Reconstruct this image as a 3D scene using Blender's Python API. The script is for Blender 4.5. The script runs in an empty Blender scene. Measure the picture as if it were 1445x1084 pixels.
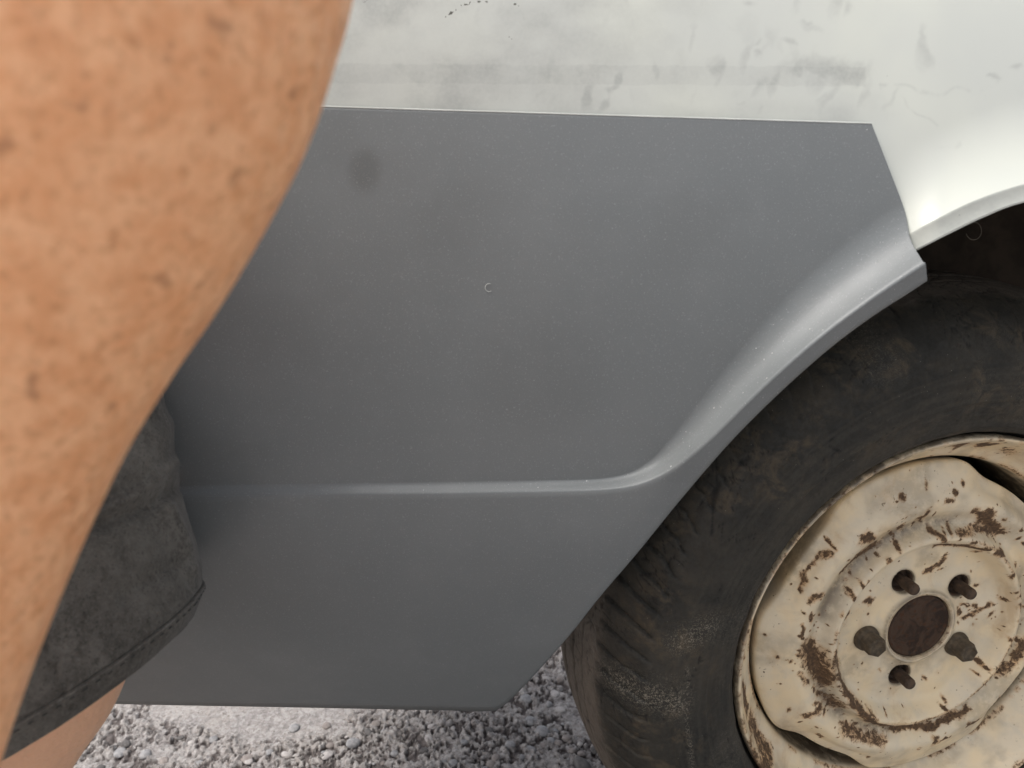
import bpy, math, random
import numpy as np
from mathutils import Vector, Matrix
random.seed(7); rng = np.random.default_rng(11)
SC = bpy.context.scene; COL = SC.collection

# ------------------------------------------------------------------ camera
PITCH = math.radians(16.1); FPX = 1112.0; CX, CY = 722.5, 542.0
CAM = np.array([0.0, -0.5, 0.697])
cd = bpy.data.cameras.new('camera'); cam = bpy.data.objects.new('camera', cd); COL.objects.link(cam)
cam.location = CAM; cam.rotation_euler = (math.pi / 2 - PITCH, 0, 0)
cd.sensor_width = 36; cd.lens = FPX / 1445 * 36; cd.clip_start = 0.01; cd.clip_end = 400
cd.dof.use_dof = True; cd.dof.focus_distance = 0.66; cd.dof.aperture_fstop = 9.5
SC.camera = cam
# ------------------------------------------------------------------ light
SUN_EL = math.radians(59); SUN_AZ = math.radians(-103.5)      # azimuth from +Y towards +X
w = bpy.data.worlds.new('World'); SC.world = w; w.use_nodes = True
nt = w.node_tree; bg = nt.nodes['Background']; sk = nt.nodes.new('ShaderNodeTexSky')
sk.sky_type = 'NISHITA'; sk.sun_disc = False; sk.sun_elevation = SUN_EL; sk.sun_rotation = SUN_AZ
sk.air_density = 1.0; sk.dust_density = 3.5; sk.ozone_density = 1.0
hs = nt.nodes.new('ShaderNodeHueSaturation'); hs.inputs['Saturation'].default_value = 0.34   # thin cloud takes most of the blue out
nt.links.new(sk.outputs[0], hs.inputs['Color']); nt.links.new(hs.outputs[0], bg.inputs[0]); bg.inputs[1].default_value = 0.15
sd = bpy.data.lights.new('sun', 'SUN'); sun = bpy.data.objects.new('sun', sd); COL.objects.link(sun)
sd.energy = 1.5; sd.angle = math.radians(22); sd.color = (1.0, 0.965, 0.92)
sdir = Vector((math.sin(SUN_AZ) * math.cos(SUN_EL), math.cos(SUN_AZ) * math.cos(SUN_EL), math.sin(SUN_EL)))
sun.rotation_euler = (-sdir).to_track_quat('-Z', 'Y').to_euler(); sun.location = (-3, 2, 4)
SC.view_settings.view_transform = 'Standard'; SC.view_settings.look = 'None'
SC.view_settings.exposure = 0.66; SC.view_settings.gamma = 1
SC.render.resolution_x = 1024; SC.render.resolution_y = 768

# ------------------------------------------------------------------ helpers
_c, _s = math.cos(PITCH), math.sin(PITCH)
def rays(px, py):
    a = (np.asarray(px, float) - CX) / FPX; b = -(np.asarray(py, float) - CY) / FPX
    return np.stack([a, _c + b * _s, -_s + b * _c], -1)
def at_depth(px, py, z):                 # world point at camera depth z
    return CAM + rays(px, py) * np.asarray(z, float)[..., None]
def at_y(px, py, Y):                     # world point on the vertical plane y = Y
    r = rays(px, py); t = (np.asarray(Y) - CAM[1]) / r[..., 1]
    return CAM + r * t[..., None]
def pix(p):
    q = np.asarray(p) - CAM; d = q[..., 1] * _c - q[..., 2] * _s; u = q[..., 1] * _s + q[..., 2] * _c
    return CX + FPX * q[..., 0] / d, CY - FPX * u / d
def sstep(a, b, x):
    t = np.clip((np.asarray(x, float) - a) / (b - a), 0, 1); return t * t * (3 - 2 * t)

def _h(ix, iy, seed):
    n = (ix.astype(np.int64) * 374761393 + iy.astype(np.int64) * 668265263 + seed * 1442695041) & 0xFFFFFFFF
    n = ((n ^ (n >> 13)) * 1274126177) & 0xFFFFFFFF
    return ((n ^ (n >> 16)) & 0xFFFFFF) / float(0xFFFFFF)
def vnoise(x, y, seed=0):
    ix = np.floor(x); iy = np.floor(y); fx = x - ix; fy = y - iy
    fx = fx * fx * (3 - 2 * fx); fy = fy * fy * (3 - 2 * fy)
    a = _h(ix, iy, seed); b = _h(ix + 1, iy, seed); c = _h(ix, iy + 1, seed); d = _h(ix + 1, iy + 1, seed)
    return (a * (1 - fx) + b * fx) * (1 - fy) + (c * (1 - fx) + d * fx) * fy
def fbm(x, y, seed=0, o=4):
    s = 0; a = .5
    for k in range(o):
        s = s + a * vnoise(x * 2 ** k + 17 * k, y * 2 ** k + 31 * k, seed + k); a *= .5
    return s / (1 - .5 ** o)
def worley(x, y, seed=0):
    ix = np.floor(x); iy = np.floor(y); f1 = np.full(x.shape, 9.); f2 = f1.copy(); cid = np.zeros(x.shape)
    for i in (-1, 0, 1):
        for j in (-1, 0, 1):
            cx, cy = ix + i, iy + j
            d = np.hypot(cx + _h(cx, cy, seed) - x, cy + _h(cx, cy, seed + 5) - y)
            n = d < f1; f2 = np.where(n, f1, np.minimum(f2, d)); cid = np.where(n, _h(cx, cy, seed + 9), cid); f1 = np.where(n, d, f1)
    return f1, f2, cid

def mesh_obj(name, verts, faces, m=None, parent=None, smooth=True, attrs=None):
    me = bpy.data.meshes.new(name); verts = np.asarray(verts, np.float32); 
    if isinstance(faces, np.ndarray):
        n, k = faces.shape
        me.vertices.add(len(verts)); me.vertices.foreach_set('co', verts.ravel())
        me.loops.add(n * k); me.loops.foreach_set('vertex_index', faces.astype(np.int32).ravel())
        me.polygons.add(n); me.polygons.foreach_set('loop_start', np.arange(0, n * k, k, dtype=np.int32))
        me.update(calc_edges=True)
    else:
        me.from_pydata([tuple(map(float, v)) for v in verts], [], faces); me.update()
    if smooth: me.polygons.foreach_set('use_smooth', np.ones(len(me.polygons), bool))
    for k, v in (attrs or {}).items():
        a = me.attributes.new(k, 'FLOAT', 'POINT'); a.data.foreach_set('value', np.asarray(v, np.float32).ravel())
    if m: me.materials.append(m)
    o = bpy.data.objects.new(name, me); COL.objects.link(o)
    if parent: o.parent = parent
    return o
def grid_faces(nr, nc, close=False):
    i = np.arange(nr - 1)[:, None]; j = np.arange(nc if close else nc - 1)[None, :]; j2 = (j + 1) % nc
    return np.stack([i * nc + j, i * nc + j2, (i + 1) * nc + j2, (i + 1) * nc + j], -1).reshape(-1, 4)
def empty(name, loc=(0, 0, 0), rz=0, parent=None):
    o = bpy.data.objects.new(name, None); COL.objects.link(o); o.location = loc; o.rotation_euler = (0, 0, rz)
    o.empty_display_size = .05
    if parent: o.parent = parent
    return o
def tag(o, label=None, cat=None, group=None, kind=None):
    for k, v in (('label', label), ('category', cat), ('group', group), ('kind', kind)):
        if v: o[k] = v
    return o
def lathe(prof, n, th0=0, fn=None):
    """rings about local Y; d outward = -y. returns verts, faces, r, theta, d"""
    prof = np.asarray(prof, float); th = th0 + np.arange(n) / n * 2 * np.pi
    R = np.repeat(prof[:, :1], n, 1); D = np.repeat(prof[:, 1:2], n, 1); T = np.repeat(th[None], len(prof), 0)
    if fn: R, D = fn(R, D, T)
    V = np.stack([R * np.cos(T), -D, R * np.sin(T)], -1).reshape(-1, 3)
    return V, grid_faces(len(prof), n, True)[:, ::-1], R, T, D
def dense(prof, step, smooth=True):
    """Catmull-Rom resample of a profile"""
    p = np.asarray(prof, float); out = []
    for i in range(len(p) - 1):
        p0 = p[max(i - 1, 0)]; p1 = p[i]; p2 = p[i + 1]; p3 = p[min(i + 2, len(p) - 1)]
        n = max(1, int(np.ceil(np.linalg.norm(p2 - p1) / step)))
        for k in range(n):
            t = k / n
            out.append(.5 * (2 * p1 + (p2 - p0) * t + (2 * p0 - 5 * p1 + 4 * p2 - p3) * t * t + (3 * p1 - p0 - 3 * p2 + p3) * t ** 3) if smooth else p1 + (p2 - p1) * t)
    out.append(p[-1]); return np.array(out)

class MT:
    """small node-material helper"""
    def __init__(s, name):
        s.m = bpy.data.materials.new(name); s.m.use_nodes = True; s.t = s.m.node_tree; s.b = s.t.nodes['Principled BSDF']
        s.co = s.t.nodes.new('ShaderNodeTexCoord').outputs['Object']
    def n(s, typ, **kw):
        x = s.t.nodes.new(typ)
        for k, v in kw.items(): setattr(x, k, v)
        return x
    def link(s, a, b): s.t.links.new(a, b)
    def put(s, sock, v):
        if isinstance(v, bpy.types.NodeSocket): s.link(v, sock)
        elif isinstance(v, tuple) and len(v) == 3 and sock.type == 'RGBA': sock.default_value = (*v, 1)
        else: sock.default_value = v
    def noise(s, scale, detail=4, rough=.55, co=None, dist=0):
        x = s.n('ShaderNodeTexNoise'); x.inputs['Scale'].default_value = scale; x.inputs['Detail'].default_value = detail
        x.inputs['Roughness'].default_value = rough; x.inputs['Distortion'].default_value = dist; s.link(co or s.co, x.inputs['Vector']); return x.outputs['Fac']
    def vor(s, scale, feature='F1', co=None, out='Distance', rnd=1):
        x = s.n('ShaderNodeTexVoronoi', feature=feature); x.inputs['Scale'].default_value = scale; x.inputs['Randomness'].default_value = rnd
        s.link(co or s.co, x.inputs['Vector']); return x.outputs[out]
    def ramp(s, v, a, b, lo=0., hi=1.):
        x = s.n('ShaderNodeMapRange', interpolation_type='SMOOTHSTEP'); s.put(x.inputs[0], v)
        for i, q in ((1, a), (2, b), (3, lo), (4, hi)): x.inputs[i].default_value = q
        return x.outputs[0]
    def math(s, op, a, b=0.):
        x = s.n('ShaderNodeMath', operation=op); s.put(x.inputs[0], a); s.put(x.inputs[1], b); return x.outputs[0]
    def mix(s, f, a, b, mode='MIX'):
        x = s.n('ShaderNodeMix', data_type='RGBA', blend_type=mode); s.put(x.inputs[0], f); s.put(x.inputs[6], a); s.put(x.inputs[7], b); return x.outputs[2]
    def attr(s, name):
        return s.n('ShaderNodeAttribute', attribute_name=name).outputs['Fac']
    def map(s, scale):
        x = s.n('ShaderNodeMapping'); x.inputs['Scale'].default_value = scale; s.link(s.co, x.inputs[0]); return x.outputs[0]
    def bump(s, h, strength, dist, prev=None):
        x = s.n('ShaderNodeBump'); x.inputs['Strength'].default_value = strength; x.inputs['Distance'].default_value = dist
        s.put(x.inputs['Height'], h)
        if prev: s.link(prev, x.inputs['Normal'])
        s.link(x.outputs[0], s.b.inputs['Normal']); return x.outputs[0]
    def col(s, v): s.put(s.b.inputs['Base Color'], v)
    def rough(s, v): s.put(s.b.inputs['Roughness'], v)
    def set(s, k, v): s.put(s.b.inputs[k], v)

# ------------------------------------------------------------------ materials
def m_white():
    k = MT('old_white_paint'); d = k.attr('smudge_tone'); sp = k.attr('speck'); nz = k.noise(38, 5, .6); fine = k.noise(420, 3, .6)
    bv = k.math('ADD', k.attr('strip_v'), k.ramp(k.noise(120, 4), .3, .7, -.05, .05))
    bd = k.math('MULTIPLY', k.ramp(bv, -.05, .04), k.ramp(bv, .97, 1.06, 1, 0)); bd = k.math('MULTIPLY', bd, k.ramp(k.attr('strip_u'), 1219, 1224, 1, 0))
    bd = k.math('MULTIPLY', bd, k.ramp(k.noise(30, 4), .3, .7, .08, .17)); d = k.math('ADD', d, bd)
    dd = k.math('MULTIPLY', d, k.ramp(nz, .2, .75, .55, 1.15)); dd = k.math('MULTIPLY', dd, k.ramp(fine, .25, .7, .85, 1.1))
    base = k.mix(k.ramp(k.noise(9, 3), .35, .65), (.595, .61, .545), (.55, .565, .52))
    c = k.mix(dd, base, (.24, .245, .235))
    c = k.mix(k.ramp(k.math('ADD', sp, k.math('MULTIPLY', k.noise(900, 3, .7), .8)), .95, 1.1), c, (.07, .065, .05))
    dots = k.ramp(k.vor(75), .018, .03, 1, 0); c = k.mix(k.math('MULTIPLY', dots, k.ramp(k.noise(15), .5, .62)), c, (.25, .25, .23))
    k.col(c); k.rough(k.mix(dd, (.42,) * 3, (.7,) * 3)); k.bump(k.noise(220, 3), .05, .0006); return k.m
def m_primer():
    k = MT('grey_primer'); nz = k.noise(6, 4); f = k.noise(900, 2, .7)
    c = k.mix(k.ramp(nz, .35, .65), (.163, .175, .176), (.175, .185, .185)); sm = k.attr('smudge_tone')
    c = k.mix(k.math('MULTIPLY', sm, .75), c, (.105, .108, .104))
    c = k.mix(k.ramp(f, .58, .76, 0, .55), c, (.33, .34, .34)); c = k.mix(k.ramp(k.noise(19, 5, .7), .45, .7, 0, .07), c, (.30, .31, .31)); c = k.mix(k.ramp(k.vor(260), .03, .10, .6, 0), c, (.34, .35, .34)); k.col(c)
    k.rough(k.ramp(k.noise(30, 4), .3, .7, .36, .44)); k.set('Specular IOR Level', .42)
    k.bump(k.noise(1100, 3, .7), .32, .0004, k.bump(k.noise(5, 2), .05, .02)); return k.m
def m_rimpaint():
    k = MT('rusty_cream_paint'); r = k.attr('rust'); gr = k.attr('grime_shade')
    n1 = k.noise(230, 6, .7, dist=.6); n2 = k.noise(70, 4); n3 = k.noise(26, 4)
    spots = k.math('ADD', k.math('MULTIPLY', k.ramp(k.noise(330, 3, .55), .63, .72), k.ramp(n3, .5, .62, 0, 1)), k.ramp(k.vor(120), .02, .10, .8, 0))
    spots = k.math('MULTIPLY', spots, k.ramp(k.noise(40, 3), .46, .56))
    ra = k.ramp(k.math('ADD', r, k.math('MULTIPLY', k.math('SUBTRACT', n1, .5), 2.3)), .36, .72)
    rust = k.math('MAXIMUM', ra, spots)
    cream = k.mix(k.ramp(n3, .35, .62), (.76, .61, .39), (.67, .57, .41)); cream = k.mix(k.ramp(n2, .5, .75, 0, .35), cream, (.50, .46, .38))
    halo = k.ramp(k.math('ADD', r, k.math('MULTIPLY', k.math('SUBTRACT', n1, .5), .8)), .08, .7, 0, .85)
    cream = k.mix(halo, cream, (.52, .29, .12)); cream = k.mix(k.ramp(k.noise(17, 5, .7, dist=.7), .52, .70, 0, .55), cream, (.52, .36, .20)); 
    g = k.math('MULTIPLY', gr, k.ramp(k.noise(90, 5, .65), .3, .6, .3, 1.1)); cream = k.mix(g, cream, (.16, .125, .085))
    rc = k.mix(k.ramp(k.noise(400, 3), .35, .65), (.065, .036, .018), (.13, .075, .036))
    k.col(k.mix(rust, cream, rc)); k.rough(k.mix(rust, (.36,) * 3, (.88,) * 3))
    k.bump(k.math('MULTIPLY', rust, k.noise(700, 3)), .5, .0008, k.bump(k.noise(160, 5), .22, .0012)); return k.m
def m_tyre():
    k = MT('weathered_rubber'); b = k.attr('brown'); sh = k.attr('shoulder'); ck = k.attr('crack_groove')
    n = k.noise(55, 6, .7, dist=.5); n2 = k.noise(260, 5, .7)
    c = k.mix(k.ramp(k.noise(20, 5), .35, .7), (.019, .018, .0145), (.035, .031, .024))
    ln = k.attr('lines'); c = k.mix(k.math('MULTIPLY', ln, .5), c, (.075, .067, .05))
    c = k.mix(k.math('MULTIPLY', b, k.ramp(n, .45, .66)), c, (.068, .052, .033))
    c = k.mix(k.math('MULTIPLY', sh, k.ramp(k.noise(70, 5, .65), .25, .6, .5, 1)), c, (.115, .094, .074))
    dust = k.attr('dust'); fib = k.ramp(k.noise(520, 5, .75, dist=1.2), .50, .60)
    c = k.mix(k.math('MULTIPLY', dust, fib), c, (.20, .175, .135))
    c = k.mix(k.ramp(k.vor(150), .02, .06, .8, 0), c, (.22, .2, .17))
    c = k.mix(ck, c, (.004, .004, .004)); k.col(c); k.rough(k.ramp(n2, .3, .7, .62, .85)); k.set('Specular IOR Level', .35)
    k.bump(n2, .35, .0012, k.bump(k.noise(60, 4), .3, .003)); return k.m
def m_rust(name='rusty_steel', a=(.045, .030, .020), b=(.095, .058, .034)):
    k = MT(name); k.col(k.mix(k.ramp(k.noise(180, 5, .65), .35, .65), a, b)); k.rough(.8); k.set('Metallic', .15)
    k.bump(k.noise(500, 4, .65), .5, .0008); return k.m
def m_hub():
    k = MT('rusty_hub_face'); n = k.noise(60, 5, .6, dist=.8)
    c = k.mix(k.ramp(n, .42, .6), (.060, .036, .023), (.026, .016, .011)); c = k.mix(k.ramp(k.noise(240, 4), .5, .7), c, (.06, .026, .012))
    k.col(c); k.rough(.7); k.set('Specular IOR Level', .2); k.bump(k.noise(260, 5), .3, .001); return k.m
def m_dark(name, c):
    k = MT(name); k.col(k.mix(k.ramp(k.noise(35, 5), .35, .65), c, tuple(q * 1.8 for q in c))); k.rough(.9); k.bump(k.noise(90, 4), .4, .002); return k.m
def m_skin():
    k = MT('freckled_skin'); n = k.noise(150, 3, .5); st = k.map((1, 1.0, .9))
    c = k.mix(k.ramp(k.noise(120, 4, .6, co=st), .36, .66), (.95, .505, .26), (.84, .395, .18))
    c = k.mix(k.ramp(k.noise(390, 3, .55, co=st), .48, .74, 0, .6), c, (.54, .23, .09))
    c = k.mix(k.ramp(k.noise(190, 1, .4, co=st), .64, .80, 0, .5), c, (.32, .13, .055))
    leg = k.attr('leg'); c = k.mix(leg, c, (.78, .46, .29))
    k.col(c); k.rough(.48); k.set('Subsurface Weight', .12); k.b.inputs['Subsurface Radius'].default_value = (1, .35, .2); k.set('Subsurface Scale', .004)
    k.bump(k.noise(240, 3, .6, co=st), .5, .0016, k.bump(k.noise(95, 3, .55, co=st), .55, .004)); return k.m
def m_cloth():
    k = MT('dark_twill'); n = k.noise(22, 5, .6); w1 = k.n('ShaderNodeTexWave', bands_direction='DIAGONAL'); w1.inputs['Scale'].default_value = 420
    w1.inputs['Distortion'].default_value = 1.5; k.link(k.co, w1.inputs[0])
    c = k.mix(k.ramp(n, .32, .68), (.052, .048, .041), (.090, .083, .071)); c = k.mix(k.ramp(k.noise(9, 4, .6, co=k.map((3, 3, 1))), .48, .66, 0, .5), c, (.135, .125, .108)); wear_highlight = k.attr('wear_highlight')
    c = k.mix(k.math('MULTIPLY', wear_highlight, k.ramp(k.noise(160, 4, .7), .3, .62)), c, (.17, .158, .138))
    c = k.mix(k.ramp(k.noise(520, 3, .75), .48, .70, 0, .5), c, (.15, .142, .125)); c = k.mix(k.ramp(k.noise(600, 2, .7), .55, .7, 0, .5), c, (.02, .02, .018)); k.col(c); k.rough(.95)
    k.set('Sheen Weight', .12); k.set('Sheen Roughness', .5); k.set('Specular IOR Level', .15)
    k.bump(w1.outputs['Fac'], .3, .0005, k.bump(k.noise(420, 3, .6), .6, .0012)); return k.m
def m_plain(name, c, r=.7):
    k = MT(name); k.col(k.mix(k.ramp(k.noise(40, 4), .3, .7), c, tuple(q * .8 for q in c))); k.rough(r); return k.m
def m_ground():
    k = MT('rough_concrete'); h = k.attr('height')
    c = k.mix(k.ramp(k.noise(14, 5), .35, .65), (.37, .335, .31), (.28, .255, .245)); c = k.mix(k.ramp(k.noise(190, 5, .7), .40, .62, 0, .8), c, (.46, .435, .42))
    c = k.mix(k.ramp(k.noise(300, 4, .6, dist=.8), .57, .63, 0, .75), c, (.17, .145, .13)); c = k.mix(k.ramp(k.vor(170, out='Color'), .72, .74, 0, .45), c, (.20, .185, .175)); c = k.mix(k.ramp(k.noise(130, 5, .7, dist=1.), .60, .66, 0, .6), c, (.14, .12, .11)); c = k.mix(k.ramp(h, .05, .55, .85, 0), c, (.12, .10, .095))
    k.col(c); k.rough(.95); k.bump(k.noise(380, 6, .75), .8, .0022, k.bump(k.noise(110, 5, .7), .6, .004)); return k.m
def m_pebble(name, a, b):
    k = MT(name); k.col(k.mix(k.ramp(k.noise(160, 4), .35, .65), a, b)); k.rough(.85); k.bump(k.noise(500, 4), .5, .0008); return k.m

WHITE, PRIMER, RIM, TYRE = m_white(), m_primer(), m_rimpaint(), m_tyre()
RUST, HUB = m_rust(), m_hub(); SKIN, CLOTH = m_skin(), m_cloth()
NUT = m_rust('brown_nut_steel', (.058, .043, .027), (.115, .085, .052))

# ------------------------------------------------------------------ ground
def patch_f(x, y):                                         # smooth worn cement here and there
    n = fbm(x * 22 + 3.1, y * 26 + 1.2, 3, 4) - .5
    d = np.hypot((x + .33) / .15, (y - .385) / .055) + 1.5 * n
    return np.clip(np.maximum(1 - sstep(.8, 1.15, d), sstep(.12, .22, n) * .8), 0, 1)
def ground_height(x, y):
    patch = patch_f(x, y)
    f1, f2, cid = worley(x * 95, y * 95, 2); g1, g2, c2 = worley(x * 210, y * 210, 21)
    agg = np.clip(f2 - f1, 0, .5) * 2 * (cid > .35); sm = np.clip(g2 - g1, 0, .5) * 2 * (c2 > .3)
    pit = fbm(x * 130, y * 130, 40, 5)
    e1, e2, c3 = worley(x * 46 + .6 * fbm(x * 60, y * 60, 44, 2), y * 46 + .6 * fbm(x * 60, y * 60, 45, 2), 33); lump = np.clip((e2 - e1) * 5, 0, 1) * (c3 > .45)
    hole = np.maximum(sstep(.60, .63, fbm(x * 230, y * 170, 48, 3)), sstep(.61, .64, fbm(x * 120, y * 90, 58, 4)))
    hole = hole * (1 - .75 * patch)
    h = (.0034 * agg * cid + .0022 * sm * c2 + .0062 * (pit - .5) + .0010 * lump * c3 - .0040 * hole) * (1 - .80 * patch) + .004 * (fbm(x * 12, y * 12, 60, 3) - .5)
    return h - .0028, np.clip((agg * .45 + sm * .25 + (pit - .35) * 1.4) + patch * .5 - hole * 1.1 + lump * .35 + .15, 0, 1)
gx = np.arange(-.62, .34, .00125); gy = np.arange(.02, .62, .00125); X, Y = np.meshgrid(gx, gy)
Hh, Ha = ground_height(X, Y)
edge = np.minimum.reduce([X - gx[0], gx[-1] - X, Y - gy[0], gy[-1] - Y]); Hh = Hh * sstep(0, .02, edge)
nr, nc = X.shape
V = np.stack([X, Y, Hh], -1).reshape(-1, 3); F = grid_faces(nr, nc); A = Ha.ravel()
# the sheet goes on to the horizon round the finely modelled patch
ring_x = np.array([-150, -3, gx[0], gx[-1], 3, 150]); ring_y = np.array([-150, -3, gy[0], gy[-1], 3, 150]); base = len(V); ex = []; ef = []
for j in range(6):
    for i in range(6): ex.append((ring_x[i], ring_y[j], 0))
for j in range(5):
    for i in range(5):
        if (i, j) != (2, 2): ef.append((base + j * 6 + i, base + j * 6 + i + 1, base + (j + 1) * 6 + i + 1, base + (j + 1) * 6 + i))
V = np.vstack([V, ex]); F = np.vstack([F, ef]); A = np.concatenate([A, np.full(36, .6)])
ground = mesh_obj('ground', V, F, m_ground(), attrs={'height': A}); tag(ground, kind='structure')

def icosphere(sub=2):
    t = (1 + 5 ** .5) / 2
    v = [(-1, t, 0), (1, t, 0), (-1, -t, 0), (1, -t, 0), (0, -1, t), (0, 1, t), (0, -1, -t), (0, 1, -t), (t, 0, -1), (t, 0, 1), (-t, 0, -1), (-t, 0, 1)]
    f = [(0, 11, 5), (0, 5, 1), (0, 1, 7), (0, 7, 10), (0, 10, 11), (1, 5, 9), (5, 11, 4), (11, 10, 2), (10, 7, 6), (7, 1, 8), (3, 9, 4), (3, 4, 2), (3, 2, 6), (3, 6, 8), (3, 8, 9), (4, 9, 5), (2, 4, 11), (6, 2, 10), (8, 6, 7), (9, 8, 1)]
    v = [np.array(q) / np.linalg.norm(q) for q in v]
    for _ in range(sub):
        c = {}; nf = []
        def mid(a, b):
            key = (min(a, b), max(a, b))
            if key not in c:
                m = v[a] + v[b]; v.append(m / np.linalg.norm(m)); c[key] = len(v) - 1
            return c[key]
        for a, b, d in f:
            x, y, z = mid(a, b), mid(b, d), mid(d, a); nf += [(a, x, z), (b, y, x), (d, z, y), (x, y, z)]
        f = nf
    return np.array(v), np.array(f)
IV, IF = icosphere(1); IV2, IF2 = icosphere(2)
def stone(iv, seed):
    r = np.random.default_rng(seed); d = r.normal(size=(7, 3)); d /= np.linalg.norm(d, axis=1)[:, None]
    s = 1 + .0 * iv[:, 0]
    for k in range(7): s = np.minimum(s, r.uniform(.72, .98) / np.maximum((iv @ d[k]), .05))
    return iv * s[:, None] * r.uniform(.7, 1.2, 3) * (1, 1, .5)
def rotz(v, a): c, s = math.cos(a), math.sin(a); return v @ np.array([[c, s, 0], [-s, c, 0], [0, 0, 1]])
def crush(n, lo, hi, name, mats, sink=.35):
    vs, fs, mi = [], [], []; o = 0; protos = [stone(IV, 100 + k) for k in range(12)]
    xs = rng.uniform(-.6, .3, n * 3); ys = rng.uniform(.05, .58, n * 3)
    keep = np.where(patch_f(xs, ys) < rng.random(n * 3))[0][:n]
    for i in keep:
        r = lo + (hi - lo) * rng.random() ** 2.5
        v = rotz(protos[rng.integers(12)] * r, rng.uniform(0, 6.28)) + (xs[i], ys[i], -.0026 + r * rng.uniform(-.40, .08))
        vs.append(v); fs.append(IF + o); o += len(v); mi.append(rng.integers(len(mats)))
    ob = mesh_obj(name, np.vstack(vs), np.vstack(fs), mats[0], ground)
    for m in mats[1:]: ob.data.materials.append(m)
    ob.data.polygons.foreach_set('material_index', np.repeat(np.array(mi, np.int32), len(IF))); ob['kind'] = 'stuff'; return ob
PG = [m_pebble('pale_stone', (.46, .43, .41), (.36, .33, .32)), m_pebble('brown_stone', (.21, .18, .165), (.29, .255, .235)), m_pebble('grey_stone', (.22, .215, .22), (.33, .32, .315)), m_pebble('dark_stone', (.085, .078, .075), (.14, .13, .125))]
crush(1500, .0012, .0080, 'aggregate', [PG[0], PG[1], PG[2], PG[1], PG[3]])
big = [(498, 1047, 9), (700, 1068, 7), (783, 978, 7), (765, 1030, 11), (822, 1078, 13), (742, 985, 8), (530, 1020, 7), (462, 1064, 8), (556, 1062, 6), (520, 1032, 7), (748, 1016, 8), (460, 1023, 7), (610, 1024, 6), (655, 1046, 6), (598, 1058, 6), (415, 1026, 7), (670, 1018, 6), (790, 1000, 7), (300, 1042, 7), (178, 1048, 7), (205, 1063, 8), (232, 1072, 7), (350, 1072, 7), (640, 1075, 7), (690, 1030, 7), (720, 1050, 7), (800, 1040, 7), (770, 955, 5), (380, 1060, 6), (255, 1040, 5)]
bm = [mesh_obj('pebble', stone(IV2, 300 + k) * .01, IF2, PG[(2, 1, 0, 2, 3)[k % 5]]) for k in range(5)]
for o in bm: COL.objects.unlink(o)
for k, (px, py, rp) in enumerate(big):
    r = rays(px, py); t = -CAM[2] / r[2]; q = CAM + r * t; o = bm[k % 5].copy(); COL.objects.link(o); o.parent = ground
    sc = rp * t / FPX / .01; o.location = (q[0], q[1], -.08 * sc * .01 - .0012); o.scale = (sc, sc, sc); o.rotation_euler = (0, 0, rng.uniform(0, 6.28))

# ------------------------------------------------------------------ car : body side
car = empty('car', (.355, .108, 0)); tag(car, 'old white car with dirty smudged fender, dark wheel arch and rusty cream steel wheel', 'car')
CARO = np.array([.355, .108, 0.])
def skin_y(z): return np.where(z > .585, .80, .42) * (z - .585) ** 2      # the body side leans back towards the top
def on_skin(px, py, off):
    y = np.zeros(np.shape(px)); 
    for _ in range(8):
        p = at_y(px, py, y); y = skin_y(p[..., 2]) + off
    return at_y(px, py, y)
def curve(pts, s):
    """points on a smooth pixel curve; s in index units"""
    p = np.asarray(pts, float); i = np.clip(np.floor(s).astype(int), 0, len(p) - 2); t = (s - i)[:, None]
    p0 = p[np.maximum(i - 1, 0)]; p1 = p[i]; p2 = p[i + 1]; p3 = p[np.minimum(i + 2, len(p) - 1)]
    return .5 * (2 * p1 + (p2 - p0) * t + (2 * p0 - 5 * p1 + 4 * p2 - p3) * t ** 2 + (3 * p1 - p0 - 3 * p2 + p3) * t ** 3)
def seg_dist(px, py, ax, ay, bx, by):
    dx, dy = bx - ax, by - ay; t = np.clip(((px - ax) * dx + (py - ay) * dy) / (dx * dx + dy * dy + 1e-9), 0, 1)
    return np.hypot(px - ax - t * dx, py - ay - t * dy)
def poly_dist(px, py, pts):
    d = np.full(np.shape(px), 1e9)
    for a, b in zip(pts[:-1], pts[1:]): d = np.minimum(d, seg_dist(px, py, *a, *b))
    return d

# crest (fold) and lip of the arch, from behind the repair panel round over the wheel
Cw = [(-700, 640), (200, 640), (700, 640), (900, 620), (1040, 540), (1150, 430), (1215, 370), (1279, 333), (1322, 309), (1376, 283), (1445, 260), (1560, 235), (1700, 235), (1850, 262), (2000, 340)]
Lw = [(-700, 650), (200, 650), (700, 650), (905, 632), (1050, 552), (1165, 446), (1230, 386), (1293, 354), (1338, 331), (1388, 307), (1445, 286), (1560, 263), (1700, 262), (1850, 290), (2000, 372)]
Tw = [(-700, -330), (100, -330), (420, -330), (640, -330), (820, -330), (980, -330), (1100, -330), (1200, -330), (1290, -330), (1370, -330), (1450, -330), (1560, -330), (1700, -330), (1850, -330), (2000, -330)]
s = np.concatenate([np.linspace(0, 2, 30)[:-1], np.linspace(2, 10.3, 560)[:-1], np.linspace(10.3, 14, 60)])
Cc, Lc, Tc = curve(Cw, s), curve(Lw, s), curve(Tw, s)
rows = []; offs = []
ret = 5; nu = 340
for k in range(ret):                                      # return flange behind the lip
    rows.append(Lc); offs.append(np.full(len(s), .028 * (1 - k / (ret - 1)) - .016))
for k in range(1, 9): rows.append(Lc + (Cc - Lc) * k / 8); offs.append(np.full(len(s), -.016 + .0005 * math.sin(k / 8 * 3.14)))
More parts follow.
